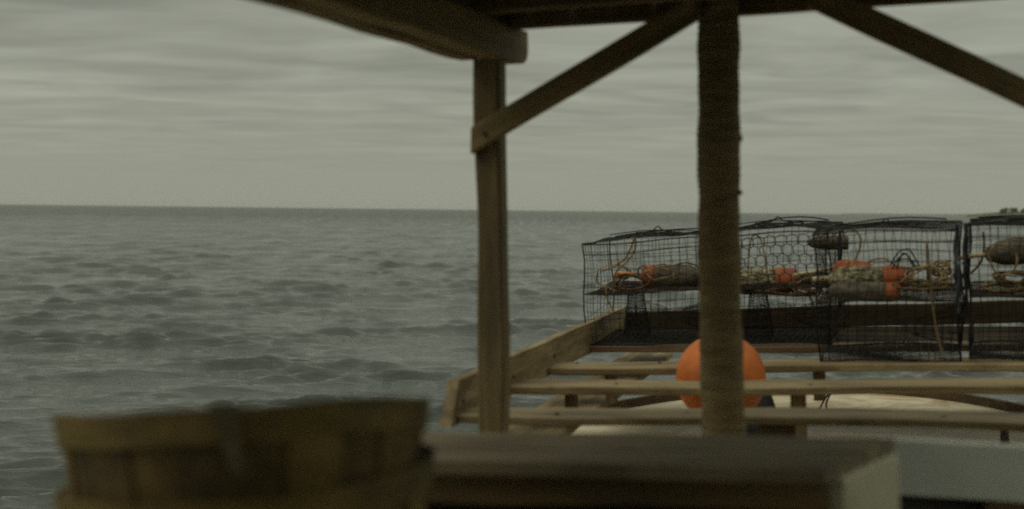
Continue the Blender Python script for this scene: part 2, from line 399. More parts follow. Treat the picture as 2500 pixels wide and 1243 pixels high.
# stern deck: solid aft of v=3.3, open cockpit forward
mb = MB(); vs = []; aft = [(x, y) for x, y in outline(inset=-.01) if y > 3.2]; x0 = min(p[0] for p in aft); x1 = max(p[0] for p in aft)
poly = [(x0, 3.2)] + aft + [(x1, 3.2)]
n = len(poly); mb.add([(x, y, DK) for x, y in poly] + [(x, y, DK - .04) for x, y in poly], [tuple(range(n - 1, -1, -1)), tuple(range(n, 2 * n))] + [(i, (i + 1) % n, n + (i + 1) % n, n + i) for i in range(n)])
put('stern_deck', mb.mesh('stern_deck', M_cream), boat, I4)
for s in (-1, 1):   # side decks forward
    board('side_deck', boat, (CU + s * 1.33, -3.1, DK - .017), (CU + s * 1.33, 3.19, DK - .017), (1, 0, 0), .24, .034, M_cream2)
# toe rail around the stern
mb = MB(); a, b_, vc = 1.46 - .10, 2.67 - .16, 5.0; N_ = 60; vs = []
for i in range(N_ + 1):
    q = math.pi - math.pi * i / N_; cx_, cy_ = CU + a * math.cos(q), vc + b_ * math.sin(q); nx, ny = math.cos(q), math.sin(q)
    for (d, h) in ((-.014, .001), (.014, .001), (.014, .042), (-.014, .042)): vs.append((cx_ + nx * d, cy_ + ny * d, DK + h))
fs = [(i * 4 + k, i * 4 + (k + 1) % 4, (i + 1) * 4 + (k + 1) % 4, (i + 1) * 4 + k) for i in range(N_) for k in range(4)] + [(0, 1, 2, 3), (N_ * 4 + 3, N_ * 4 + 2, N_ * 4 + 1, N_ * 4)]
mb.add(vs, fs); put('toe_rail', mb.mesh('toe_rail', M_brownwood), boat, I4)
board('cockpit_sole', boat, (CU, -3.1, -1.55), (CU, 3.18, -1.55), (1, 0, 0), 2.5, .03, M_sole, ch=.002)
board('deck_bulkhead', boat, (CU - 1.2, 3.17, -1.32), (CU + 1.2, 3.17, -1.32), (0, 0, 1), .46, .025, M_sole, ch=.002)
board('unseen_cabin_bulkhead', boat, (CU - 1.36, -.9, -.5), (CU + 1.36, -.9, -.5), (0, 0, 1), 2.1, .03, M_roof, ch=.002)  # unseen behind the camera, enlarged to block sky light from that side
# grey painted washboard at the right of the foreground
g0, g1 = on_v(2180, 1138, 2.9), on_v(2500, 1157, 2.9); gd = (g1 - g0)
board('washboard', boat, g0 - gd * .1, g0 + gd * 3.2, (0, 0, 1), .112, .03, M_grey, ch=.003, jit=.0008)
board('washboard_shade_panel', boat, g0 - gd * .1 + V((0, .03, -.30)), g0 + gd * 3.2 + V((0, .03, -.30)), (0, 0, 1), .50, .02, M_sole, ch=.002)  # dark sheet added below the washboard to imitate the shade under it
mbp = g0 + gd * .6
board('washboard_knee', boat, g0 + gd * .85 + V((0, -.01, -.5)), g0 + gd * .85 + V((0, -.01, -.058)), (1, 0, 0), .07, .04, M_brownwood)
# engine box that carries the baskets
board('engine_box', boat, (-1.4, 1.62, -1.1), (-.42, 1.62, -1.1), (0, 1, 0), .9, .88, M_grey, ch=.02)
# cleat
cp = on_w(2453, 1084, DK)
mb = MB(); mb.tube([cp + V((0, 0, 0)), cp + V((0, 0, .07))], [.018, .016], 8); mb.tube([cp + V((-.012, -.03, .06)), cp + V((0, 0, .075)), cp + V((.012, .03, .06))], [.009, .014, .009], 8)
put('cleat', mb.mesh('cleat', M_metal, True), boat, I4)

# scrap of line on deck
def crom(pts, k=7):
    pts = [V(p) for p in pts]; o = []
    P = [pts[0] * 2 - pts[1]] + pts + [pts[-1] * 2 - pts[-2]]
    for i in range(1, len(P) - 2):
        for j in range(k):
            t = j / k; a, b, c, d = P[i - 1:i + 3]
            o.append(.5 * ((2 * b) + (c - a) * t + (2 * a - 5 * b + 4 * c - d) * t * t + (3 * b - a - 3 * c + d) * t ** 3))
    o.append(P[-2]); return o
def rope_obj(name, paths, rad, mat, label, cat, group=None, n=6, k=6):
    mb = MB(); b0 = V(paths[0][0])
    for p in paths: mb.tube([q - b0 for q in crom(p, k)], rad, n)
    o = link(name, mb.mesh(name, mat, True)); o.matrix_world = BW @ Matrix.Translation(b0)
    return tag(o, label, cat, group)
r0 = on_w(1985, 1013, DK) + V((0, 0, .006))
rope_obj('rope_scrap', [[r0, r0 + V((.02, .08, .004)), r0 + V((.05, .16, .05)), r0 + V((.07, .19, .065)), r0 + V((.055, .12, .03)), r0 + V((.06, .08, .002))]], .005, M_rope_d,
         'stiff bent twig-like scrap of brown rope lying on the cream stern deck', 'rope')

# ------------------------------------------------------------------ trap rack
SW = -.64     # top of the slats
RU0, RU1 = -1.32, .78
rack = thing('trap_rack', 'pale weathered wooden slat rack over the stern carrying the wire traps', 'rack', (CU, 5.3, DK))
rl = [on_v(1085, 1036, 4.02)]
# side rails: tall inner face, slanted near end
def side_rail(u, s):
    mb = MB(); w0, w1 = SW - .032, SW + .098; t = .036; v0, v1 = 3.99, 6.84
    segs = 16; vs = []
    for i in range(segs + 1):
        f = i / segs; v = v0 + (v1 - v0) * f; j = .002 * math.sin(v * 7)
        near = 1 if i == 0 else 0
        vs += [(u - t / 2, v, w0 + j), (u + t / 2, v, w0 + j), (u + t / 2, v + near * .10, w1 + j), (u - t / 2, v + near * .10, w1 + j)]
    fs = [(i * 4 + k, i * 4 + (k + 1) % 4, (i + 1) * 4 + (k + 1) % 4, (i + 1) * 4 + k) for i in range(segs) for k in range(4)] + [(3, 2, 1, 0), tuple(segs * 4 + k for k in range(4))]
    # grain along local X: build in a frame whose X is v
    M = axes((u, v0, SW), (0, 1, 0), (1, 0, 0)); Mi = M.inverted()
    mb.add([Mi @ V(p) for p in vs], [f[::-1] for f in fs])
    o = put('side_rail', mb.mesh('side_rail', M_slat), rack, M)
    for v in (4.12, 4.7, 5.3, 6.0):
        b = MB(); b.tube([(0, 0, 0), (-s * .004, 0, 0)], .007, 8); put('bolt', b.mesh('bolt', M_metal), o, Matrix.Translation((u - s * (t / 2), v, SW + .03)))
side_rail(RU0, -1); side_rail(RU1, 1)
def slat(v, width, th=.027, mat=M_slat, ua=RU0 + .02, ub=RU1 - .02, name='slat', w=SW, skew=0., jit=.003):
    return board(name, rack, (ua, v, w - th / 2), (ub, v + skew, w - th / 2), (0, 1, 0), width, th, mat, jit=jit, segs=18)
slat(4.125, .185, th=.023, jit=.006, skew=-.03, mat=M_slat_brown)
slat(4.74, .19, jit=.005, skew=.07)
slat(5.27, .20, skew=.17, jit=.004)
slat(6.02, .15, mat=M_brownwood, w=SW - .004)
for v in (6.185, 6.34, 6.495, 6.65, 6.76): slat(v, .148, mat=M_darkwood, w=SW - .012, name='dark_slat')  # near-black slats laid almost edge to edge
nail_mb = MB(); nail_mb.tube([(0, 0, -.004), (0, 0, .0025)], .0065, 8); nail_me = nail_mb.mesh('nail', M_metal)
for (v_, us) in ((4.13, (-1.23, -1.0, -.62, -.2, .1, .45)), (4.78, (-1.24, -.95, -.3, .0, .3)), (5.36, (-1.22, -.9, -.1, .25))):
    for u_ in us: put('nail', nail_me, rack, Matrix.Translation((u_, v_ + random.uniform(-.05, .03), SW)))
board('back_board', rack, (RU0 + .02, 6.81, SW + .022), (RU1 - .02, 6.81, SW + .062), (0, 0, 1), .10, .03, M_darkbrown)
# planks below, running aft
for (u0, u1) in ((-1.34, -1.11), (.49, .72)):
    board('bearer', rack, ((u0 + u1) / 2, 3.9, -.80), ((u0 + u1) / 2, 7.0, -.80), (1, 0, 0), u1 - u0, .03, M_slat)
def stanchion(x, y, v, wtop, wbot, wpx, mat=M_slat):
    p = on_v(x, y, v); board('stanchion', rack, (p.x, v, wbot), (p.x, v, wtop), (1, 0, 0), wpx, .05, mat, segs=4)
stanchion(1949, 990, 4.74, SW - .029, DK + .002, .048, M_post)
stanchion(1999, 915, 5.36, SW - .029, -.782, .045, M_post)
stanchion(1395, 985, 4.74, SW - .029, -.785, .04, M_post)
stanchion(1490, 905, 5.27, SW - .029, -.785, .04, M_post)
stanchion(1900, 1050, 4.085, SW - .029, DK + .002, .10, M_brownwood)

# ------------------------------------------------------------------ canopy
can = thing('canopy', 'dark wooden canopy frame with posts, beams and diagonal braces over the deck', 'canopy', (CU, 2.2, DK))
PV = 3.72
def sq_post(x_top, y_top, x_bot, y_bot, w, mat, wtop, wbot):
    a = on_v(x_bot, y_bot, PV); b = on_v(x_top, y_top, PV); d = (b - a) / (b.z - a.z)
    return board('post', can, a + d * (wbot - a.z), a + d * (wtop - a.z), (1, 0, 0), w, .075, mat, jit=.0022, segs=24, ch=.006)
sq_post(1197, 170, 1206, 1045, .071, M_post, .378, DK + .002)
sq_post(2688, 300, 2696, 900, .0735, M_post, .378, DK + .002)
# round pole
a = on_v(1766, 1060, PV); b = on_v(1750, 20, PV); d = (b - a) / (b.z - a.z)
p0 = a + d * (DK - a.z + .002); p1 = a + d * (.60 - a.z)
mb = MB(); Lp = (p1 - p0).length; ns = 420; nr_ = 20; vs = []
for i in range(ns + 1):
    x = Lp * i / ns; z_ = x / Lp
    for k in range(nr_):
        q = 2 * math.pi * k / nr_
        r = .0595 - .0075 * z_ + .0016 * math.sin(x * 23) + .0010 * math.sin(x * 57 + 2) + .0009 * math.sin(x * 410 + 1.5 * math.sin(q)) + .0005 * math.sin(x * 290) + .0012 * math.sin(2 * q + x * 6) + .0007 * math.sin(5 * q + x * 31)
        cyo = .0035 * math.sin(x * 4.4 + 1)
        vs.append((x, r * math.cos(q) + cyo, r * math.sin(q)))
fs = [(i * nr_ + k, (i + 1) * nr_ + k, (i + 1) * nr_ + (k + 1) % nr_, i * nr_ + (k + 1) % nr_) for i in range(ns) for k in range(nr_)]
mb.add(vs, [f[::-1] for f in fs] + [tuple(range(nr_))])
pole = put('round_pole', mb.mesh('round_pole', M_bark, True), can, axes(p0, p1 - p0, (1, 0, 0)))
for (px, py, r_) in ((1806, 338, .010), (1811, 470, .006), (1703, 620, .006)):
    kp = on_v(px, py, PV); mb = MB(); sgn = 1 if px > 1750 else -1
    mb.lathe([(0, r_ * 1.6), (r_ * .7, r_ * 1.1), (r_ * 1.3, r_ * .5)], 8); put('knot', mb.mesh('knot', M_bark, True), pole, axes(kp - V((sgn * .006, 0, 0)), (sgn, 0, 0), (0, 1, 0)))
# diagonal braces lie on the near face of the posts
def brace(pa, pb, w, **kw):
    v = PV - .037 - .019
    a, b = on_v(*pa, v), on_v(*pb, v)
    return board('brace', can, a, b, (b - a).cross(V((0, 1, 0))), w, .034, M_beam, ch=.003, jit=.0008, **kw)
br1 = brace((1154, 343), (1700, 18), .0625, segs=10, cut0=.58)
br2 = brace((1985, -12), (2720, 330), .064, segs=10)
bp = on_v(1183, 327, PV - .056 - .018)
mb = MB(); mb.tube([(0, 0, 0), (0, -.006, 0)], .006, 8); put('bolt', mb.mesh('bolt', M_metal), br1, Matrix.Translation(bp))
# side beams, two boards thick, resting on the posts
for (u, s) in ((-1.08, 1), (.42, -1)):
    for q, (du, h, dz, vend) in enumerate(((s * .032, .098, 0, 3.95), (-s * .042, .094, .001, 3.76))):
        p = (u + du, -1.1, .378 + h / 2 + dz); e = (u + du, vend, .378 + h / 2 + dz)
        board('side_beam', can, p, e, (0, 0, 1), h, .058 if q == 0 else .05, M_beam, jit=.002, segs=30, round_end=1)
# cross beams and rafters under the planks
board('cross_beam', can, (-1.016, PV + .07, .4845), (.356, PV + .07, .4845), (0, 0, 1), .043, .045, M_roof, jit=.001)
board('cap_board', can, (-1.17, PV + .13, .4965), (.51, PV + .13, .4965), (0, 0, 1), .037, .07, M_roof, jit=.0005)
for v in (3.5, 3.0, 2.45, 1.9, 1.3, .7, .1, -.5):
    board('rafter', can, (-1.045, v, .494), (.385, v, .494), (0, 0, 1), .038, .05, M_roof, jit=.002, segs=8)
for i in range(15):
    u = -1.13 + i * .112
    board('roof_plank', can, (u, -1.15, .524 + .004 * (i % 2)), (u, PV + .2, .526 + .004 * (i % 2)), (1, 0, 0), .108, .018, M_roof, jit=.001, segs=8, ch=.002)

# ------------------------------------------------------------------ wire traps
def mesh_wires(mb, fn, lu, lv, sp, rad, seg=5, hexa=False, jit=.22, skip=0.0):
    """fn(a, b) maps panel coordinates in metres to a point"""
    if hexa:
        hx = sp * 1.12; hy = sp * .97; rows = int(lv / hy) + 1; cols = int(lu / hx) + 1
        for r_ in range(rows):
            for c in range(cols):
                x = (c + .5 * (r_ % 2)) * hx; y = r_ * hy
                def cl(px, py): return fn(min(max(px, 0), lu), min(max(py, 0), lv))
                P = [cl(x, y), cl(x + hx / 2, y + hy * .28), cl(x + hx, y)]
                mb.tube([P[0], P[1], P[2]], rad, 3, False)
                if y + hy <= lv + hy * .3: mb.tube([P[1], cl(x + hx / 2, y + hy)], rad * 1.25, 3, False)
        return
    nu_, nv_ = max(2, round(lu / sp)), max(2, round(lv / sp))
    for i in range(nu_ + 1):
        a = lu * i / nu_; ja = sp * jit * random.uniform(-1, 1) * (0 < i < nu_)
        if random.random() < skip: continue
        mb.tube([fn(a + ja * math.sin(3 * k / seg + i), lv * k / seg) for k in range(seg + 1)], rad, 3, False)
    for j in range(nv_ + 1):
        b = lv * j / nv_; jb = sp * jit * random.uniform(-1, 1) * (0 < j < nv_)
        mb.tube([fn(lu * k / seg, b + jb * math.sin(3 * k / seg + j)) for k in range(seg + 1)], rad, 3, False)
def bil(c, a, b):   # c = 4 corners (00,10,11,01)
    return (c[0] * (1 - a) + c[1] * a) * (1 - b) + (c[3] * (1 - a) + c[2] * a) * b
def make_trap(label, group, FL, FR, BL, BR, ztFL, ztFR, ztBL, ztBR, hexa=False, seed=1, hump=.0, shelf=.45, well=.3, rad=.00115):
    """bottom corners as (u, v), top corner heights"""
    random.seed(seed)
    zb = SW + .006
    b = [V((*FL, zb)), V((*FR, zb)), V((*BR, zb)), V((*BL, zb))]
    t = [V((FL[0] - .006, FL[1], ztFL)), V((FR[0] + .004, FR[1], ztFR)), V((BR[0], BR[1], ztBR)), V((BL[0], BL[1], ztBL))]
    tr = thing('wire_trap', label, 'crab trap', tuple((b[0] + b[2]) / 2), group)
    ph = seed * 1.7
    def warp(p): return p + V((.007 * math.sin(p.z * 17 + ph + p.y * 5), .008 * math.sin(p.x * 13 + ph * 2 + p.z * 8), .006 * math.sin(p.x * 11 + p.y * 9 + ph)))
    def panel(name, c, lu, lv, sp=.036, hx=False, bulge=0., r=rad, mat=M_wire):
        mb = MB()
        def fn(a, bb):
            p = bil(c, a / lu, bb / lv); p = warp(p); p.z += bulge * math.sin(math.pi * a / lu) * math.sin(math.pi * min(1, .25 + bb / lv * .9)); return p
        mesh_wires(mb, fn, lu, lv, sp, r, hexa=hx); return put(name, mb.mesh(name, mat), tr, I4)
    W = (b[1] - b[0]).length; D = (b[3] - b[0]).length; Hh = (t[0] - b[0]).length
    mid = lambda f: [b[i].lerp(t[i], f) for i in range(4)]
    if hexa:
        m_ = mid(.52)
        panel('mesh_panel', [b[0], b[1], m_[1], m_[0]], W, Hh * .52)
        panel('hexagonal_mesh_panel', [m_[0], m_[1], t[1], t[0]], W, Hh * .48, hx=True, r=.0019, sp=.040)
    else: panel('mesh_panel', [b[0], b[1], t[1], t[0]], W, Hh)
    panel('mesh_panel', [b[3], b[2], t[2], t[3]], W, Hh)
    panel('mesh_panel', [b[0], b[3], t[3], t[0]], D, Hh, sp=.062); panel('mesh_panel', [b[1], b[2], t[2], t[1]], D, Hh, sp=.062)
    panel('floor_mesh', [b[0], b[1], b[2], b[3]], W, D, sp=.03, r=.0016)
    panel('lid', [t[0] + V((0, 0, .004)), t[1] + V((0, 0, .004)), t[2] + V((0, 0, .006)), t[3] + V((0, 0, .006))], W, D, bulge=hump, sp=.034, r=.0015)
    s_ = mid(shelf); s_ = [p + V((0, 0, .015 * (i > 1))) for i, p in enumerate(s_)]
    panel('partition', s_, W, D, sp=.03, r=.0018, mat=M_rust)
    # frame of heavier rod
    mb = MB()
    def rod(p, q, r=.0034, bg=0.):
        pts = []
        for k in range(7):
            f = k / 6; x = warp(p.lerp(q, f)); x.z += bg * math.sin(math.pi * f); pts.append(x)
        mb.tube(pts, r, 5)
    for c in (b, t):
        for i in range(4): rod(c[i], c[(i + 1) % 4], .0036 if c is b else .003, (hump * .55 if c is t and i == 2 else 0))
    for i in range(4): rod(b[i], t[i], .0032)
    rod(t[0] + V((0, .01, -.045)), t[1] + V((0, .01, -.04)), .0022); rod(t[3] + V((.03, -.02, .010)), t[2] + V((-.06, -.02, .012)), .003, hump)
    rod(s_[0], s_[1], .0026); rod(s_[3], s_[2], .0026)
    put('frame', mb.mesh('frame', M_wire, True), tr, I4)
    if well:
     # bait well: dense mesh funnel standing from floor to partition
     wc = b[0].lerp(b[1], well) + V((0, D * .5, 0)); mb = MB(); hz = (s_[0].z - zb) * .98
     def wf(a, bb):
         q = a / .4 * 2 * math.pi; f = bb / hz; r = .062 * (1 - f) + .034 * f; return wc + V((r * math.cos(q), r * math.sin(q), bb))
     mesh_wires(mb, wf, .4, hz, .012, .0012, seg=8); put('bait_well', mb.mesh('bait_well', M_wire), tr, I4)
    # entrance funnels on two sides
    for (pa, pb, inn) in ((b[0].lerp(b[1], .5), None, V((0, 1, 0))), (b[1].lerp(b[2], .5), None, V((-1, 0, 0)))):
        mb = MB(); side = V((1, 0, 0)) if abs(inn.y) > .5 else V((0, 1, 0))
        def ff(a, bb, pa=pa, inn=inn, side=side):
            q = a / .5 * 2 * math.pi; f = bb / .17; hw = .11 * (1 - f) + .055 * f; hh = .085 * (1 - f) + .03 * f
            return pa + inn * bb + side * hw * math.cos(q) + V((0, 0, .095 + hh * math.sin(q)))
        mesh_wires(mb, ff, .5, .17, .034, .0013, seg=8); put('entrance_funnel', mb.mesh('entrance_funnel', M_wire), tr, I4)
    # lid hook: bent wire loop
    mb = MB(); hc = t[0].lerp(t[1], .5) + V((0, D * .55, hump + .006))
    mb.tube(crom([hc + V((-.10, 0, 0)), hc + V((-.03, 0, .006)), hc + V((0, 0, .026)), hc + V((.025, 0, .008)), hc + V((.11, 0, -.004))], 5), .0026, 5)
    mb.tube(crom([hc + V((-.2, -.1, -.004)), hc + V((-.05, -.05, .010)), hc + V((.12, .02, .004)), hc + V((.2, .1, -.006))], 5), .0022, 5)
    put('lid_hook', mb.mesh('lid_hook', M_wire, True), tr, I4)
    return tr
G = 'wire crab traps lined up on the rack'
make_trap('wire crab trap at the left end of the rack, with an orange rod inside', G, (-1.318, 5.955), (-.77, 5.95), (-1.312, 6.52), (-.77, 6.53), -.205, -.187, -.205, -.182, seed=1, hump=.022, well=.31, shelf=.5)
make_trap('crab trap with hexagonal chicken wire front, directly right of the round pole', G, (-.745, 5.96), (-.29, 5.955), (-.745, 6.52), (-.26, 6.52), -.185, -.172, -.172, -.158, hexa=True, seed=2, hump=.032, well=.3, shelf=.5)
make_trap('square mesh crab trap, second from the right, holding an orange tipped pale float', G, (-.305, 5.32), (.19, 5.36), (-.295, 5.90), (.225, 5.92), -.164, -.159, -.152, -.145, seed=3, hump=.006, well=0, shelf=.46)
make_trap('rightmost crab trap, cut off by the picture edge, brown float high inside', G, (.232, 5.37), (.735, 5.38), (.26, 5.95), (.735, 5.96), -.153, -.150, -.146, -.145, seed=4, hump=.0, well=0, shelf=.46)
random.seed(21)

# ------------------------------------------------------------------ floats, sticks and ropes in the traps
def pot_float(label, c, tip_dir, Lb, rb, orange_side, mat, stick0=0., stick1=0., Lo=.07, group='weathered floats inside the crab traps', smat=M_stick, rtail=.6, name='pot_float'):
    """c centre of the grey body; +X local = tip_dir (towards the orange end)"""
    t = thing(name, label, 'float', tuple(c), group)
    M = axes(c, tip_dir, (0, 1, .2))
    mb = MB(); h = Lb / 2
    mb.lathe([(-h - .030, rb * .25), (-h - .022, rb * .5), (-h, rb * (.55 + .4 * rtail)), (-h + .03, rb * .93), (-h + .07, rb), (h * .4, rb), (h - .012, rb * .98), (h, rb * .95)], 28, .018)
    put('body', mb.mesh('body', mat, True), t, M)
    if Lo:
        mb = MB(); mb.lathe([(h + .0, rb * .93), (h + .004, rb * 1.0), (h + Lo * .35, rb * .98), (h + Lo * .75, rb * .90), (h + Lo * .95, rb * .80), (h + Lo, rb * .5)], 28, .012)
        put('painted_end', mb.mesh('painted_end', M_orange, True), t, M)
    for (s0, s1) in ((h + Lo - .01, h + Lo + stick1), (-h - stick0, -h)):
        if abs(s1 - s0) < .02: continue
        mb = MB(); mb.tube([(s0, 0, 0), ((s0 + s1) / 2, .004, .002), (s1, 0, 0)], [.0095, .0105, .009], 8)
        put('stick', mb.mesh('stick', smat, True), t, M)
    return t
v1 = 6.22
c = on_v(1652, 676, v1); pot_float('dark grey float with orange left end in the leftmost trap', c, (-1, 0, .02), .185, .054, -1, M_foul_d, Lo=.06, stick1=.0, rtail=.35)
c = on_v(1838, 687, v1); pot_float('pale grey float with orange right end behind the chicken wire', c, (1, .0, .015), .20, .057, 1, M_foul, stick1=.17, Lo=.095, rtail=.9)
v3 = 5.66
c = on_v(2098, 681, v3); pot_float('mottled cream float with orange right end in the third trap, on top of another float', c, (1, .05, -.01), .175, .050, 1, M_foul, stick0=.09, Lo=.088, rtail=.7)
c = on_v(2104, 700, v3) + V((0, -.09, -.012)); pot_float('darker float with dull orange end, underneath the mottled cream float', c, (1, .03, -.05), .18, .038, 1, M_foul_d, Lo=.055, rtail=.8)
c = on_v(2090, 668, v3) + V((0, .11, .0)); pot_float('float showing only its orange back, behind the mottled cream float', c, (-.6, .8, .02), .13, .047, 1, M_orange, Lo=.05, rtail=.8)
v4 = 5.68
c = on_v(2492, 612, v4); pot_float('brown grey float with orange top end high in the rightmost trap', c, (.95, .05, .10), .20, .052, 1, M_foul_d, Lo=.07, stick0=.13, rtail=.3)
c = on_v(2030, 593, 6.2); pot_float('dark blunt float end wedged up under the lid between second and third trap', c, (1, .1, -.03), .14, .030, 1, M_foul_d, Lo=0, rtail=.8)

def rod_obj(label, a, b, r, mat, name='stick', cat='stick'):
    a, b = V(a), V(b); mb = MB(); m = a.lerp(b, .5) + V((0, .003, -.004)); mb.tube([V((0, 0, 0)), m - a, b - a], r, 8)
    o = link(name, mb.mesh(name, mat, True)); o.matrix_world = BW @ Matrix.Translation(a); return tag(o, label, cat)
rod_obj('short bright orange rod beside the coiled line in the leftmost trap', on_v(1502, 666, v1), on_v(1548, 668, v1), .0085, M_ostick)
rod_obj('long cream stick with orange tint slanting up from the second float', on_v(1935, 672, 6.1), on_v(2040, 652, 6.1), .0085, M_stick)
rod_obj('brown wooden stake standing upright at the back of the third trap', on_v(2263, 600, 5.8), on_v(2266, 715, 5.8), .0055, M_rope_d, 'stake', 'stake')

def Q(v, *pp): return [on_v(x, y, v) + V((0, random.uniform(-.02, .02), 0)) for x, y in pp]
GR = 'ropes hung and coiled in the traps'
rope_obj('hanging_rope', [Q(6.1, (1553, 575), (1528, 628), (1500, 648), (1468, 662), (1492, 655), (1512, 648), (1540, 664)), Q(6.1, (1552, 580), (1550, 610), (1530, 640), (1508, 660), (1497, 690), (1500, 715)),
         Q(6.0, (1462, 660), (1456, 690), (1478, 700), (1484, 730), (1500, 758))], .0042, M_rope,
         'tan rope looped over the lid of the leftmost trap and hanging to its left corner', 'rope', GR)
def coil(label, v, cx, cy, rx, ry, turns, mat=M_rope, rad=.0042, tails=(), flat=.5, dv=.10):
    pts = []; n = turns * 9
    for i in range(n):
        q = i / 9 * 2 * math.pi; jr = 1 + random.uniform(-.35, .12)
        x = cx + rx * jr * math.cos(q) + random.uniform(-.15, .15) * rx; y = cy + ry * jr * math.sin(q + .4 * math.sin(i))
        pts.append(on_v(x, y, v + dv * math.sin(q * flat + i * .1)))
    return rope_obj('coiled_rope', [pts] + [Q(v, *t_) for t_ in tails], rad, mat, label, 'rope', GR, n=5, k=4)
coil('loose tangle of brown line left of the dark grey float', v1, 1540, 690, 42, 20, 6, M_rope_d, tails=[((1575, 648), (1560, 655), (1562, 680), (1590, 700)), ((1600, 660), (1640, 650), (1670, 642), (1700, 650), (1715, 672))])
coil('dark coils of line right of the chicken wire trap float', 6.15, 1965, 700, 40, 24, 5, M_rope_d, tails=[((1940, 682), (1970, 672), (1995, 690), (2010, 715)), ((1945, 700), (1965, 705), (1980, 730), (1985, 760))])
rope_obj('hanging_rope', [Q(6.05, (1828, 700), (1826, 650), (1832, 590), (1843, 573), (1856, 585), (1868, 630), (1874, 680))], .0036, M_rope, 'thin loop of tan rope behind the chicken wire front', 'rope', GR)
coil('ball of tan netting line at the right of the third trap', v3, 2262, 672, 55, 24, 8, M_rope, tails=[((2120, 640), (2140, 632), (2165, 634), (2190, 650), (2230, 655)), ((2200, 690), (2260, 700), (2320, 705)), ((2195, 682), (2240, 690), (2300, 694), (2325, 706))], rad=.0038)
coil('bundle of pale line against the right side of the third trap', v3 + .1, 2298, 655, 24, 18, 6, M_rope, rad=.0036)
rope_obj('hanging_rope', [Q(5.55, (2035, 575), (2050, 562), (2080, 560), (2100, 578), (2098, 610), (2085, 638), (2078, 650))], .004, M_rope, 'tan rope arching down inside the left of the third trap', 'rope', GR)
rope_obj('hanging_rope', [Q(5.3, (2262, 592), (2270, 660), (2276, 730), (2285, 800), (2300, 860), (2306, 872))], .0042, M_rope_d, 'long thin rope hanging down the front of the third trap', 'rope', GR)
coil('brown tangle under the float in the rightmost trap', v4, 2478, 678, 45, 16, 6, M_rope_d, rad=.005, tails=[((2400, 565), (2402, 600), (2395, 640), (2370, 668)), ((2425, 690), (2460, 700), (2500, 690)),])
rope_obj('hanging_rope', [Q(5.5, (2425, 655), (2415, 620), (2432, 600), (2462, 600), (2480, 618), (2482, 645), (2468, 668), (2440, 672), (2424, 655))], .0042, M_rope, 'round loop of tan rope hanging from the brown float in the rightmost trap', 'rope', GR)
rope_obj('netting_bundle', [Q(v3, (2170, 655), (2190, 620), (2205, 610), (2222, 612), (2245, 650)), Q(v3, (2178, 655), (2196, 628), (2214, 622), (2232, 655)), Q(v3, (2190, 655), (2206, 618), (2240, 655)), Q(v3, (2175, 640), (2210, 632), (2240, 640))], .0028, M_wire,
         'bent black wire cone standing beside the orange end of the third float', 'wire')
coil('thin scribble of tan line over the dark grey float', v1 - .03, 1610, 668, 34, 22, 4, M_rope, rad=.003, tails=[((1480, 700), (1510, 712), (1550, 708), (1580, 712))])
coil('loose dark line piled along the partition between the second and third traps', 6.1, 1930, 712, 60, 10, 5, M_rope_d, rad=.0036)
coil('slack brown line spread along the partition of the third trap', v3 - .02, 2240, 696, 85, 11, 7, M_rope_d, rad=.0036)
coil('tan line fallen against the back of the rightmost trap', v4 + .05, 2450, 700, 55, 14, 5, M_rope, rad=.0034)
# lashing where neighbouring traps meet
for (x, v, lab) in ((2334, 5.30, 'dark doubled hose and line down the right front corner of the third trap'), (2049, 5.98, 'dark lashing of hose and line tied between the second and third traps'), (2356, 5.66, 'dark lashing tied between the third and rightmost traps')):
    rope_obj('lashing', [Q(v, (x, 545), (x + 4, 600), (x - 2, 660), (x + 4, 720), (x + 6, 768)), Q(v, (x + 6, 548), (x - 3, 610), (x + 6, 680), (x - 1, 750)), Q(v, (x - 6, 640), (x + 8, 655), (x - 5, 672), (x + 8, 690), (x - 4, 706))], .0065, M_black, lab, 'lashing', 'lashings between the traps')

# ------------------------------------------------------------------ orange ball buoy between two slats
c = V((-.628, 5.01, -.655)); rb = .157
bu = thing('ball_buoy', 'round orange vinyl buoy sitting between the rack slats behind the pole', 'buoy', tuple(c))
mb = MB(); ns = 28; Mx = axes(c, V((-.1, -.1, -.95)), (0, 1, 0))
mb.lathe([(rb * math.cos(math.pi - math.pi * i / ns), max(.002, rb * math.sin(math.pi * i / ns))) for i in range(ns + 1)], 40)
put('ball', mb.mesh('ball', M_buoy, True), bu, Mx)
mb = MB(); mb.lathe([(rb * .90, .055), (rb * .98, .045), (rb * 1.06, .030), (rb * 1.25, .030), (rb * 1.3, .02)], 24); put('rope_eye', mb.mesh('rope_eye', M_black, True), bu, Mx)
mb = MB(); mb.lathe([(-.004, rb * .995), (-.002, rb * 1.012), (.002, rb * 1.012), (.004, rb * .995)], 48); put('seam', mb.mesh('seam', M_buoy, True), bu, axes(c, (0, 0, 1), (0, 1, 0)))
# black bucket, upside down on the stern deck
bcen = on_v(1842, 1003, 5.3); bb = V((bcen.x, 5.3, DK + .002))
bt = thing('black_bucket', 'upturned black rubber bucket on the stern deck just right of the round pole', 'bucket', tuple(bb))
mb = MB(); mb.lathe([(0.0, .128), (.012, .134), (.02, .122), (.15, .108), (.30, .062), (.312, .058), (.316, .04)], 28); put('tub', mb.mesh('tub', M_black, True), bt, axes(bb, (0, 0, 1), (0, 1, 0)))
mb = MB(); mb.tube(crom([V((-.118, 0, .03)), V((-.125, -.06, .012)), V((0, -.150, .006)), V((.125, -.06, .012)), V((.118, 0, .03))], 5), .004, 6)
put('handle', mb.mesh('handle', M_metal, True), bt, Matrix.Translation(bb))

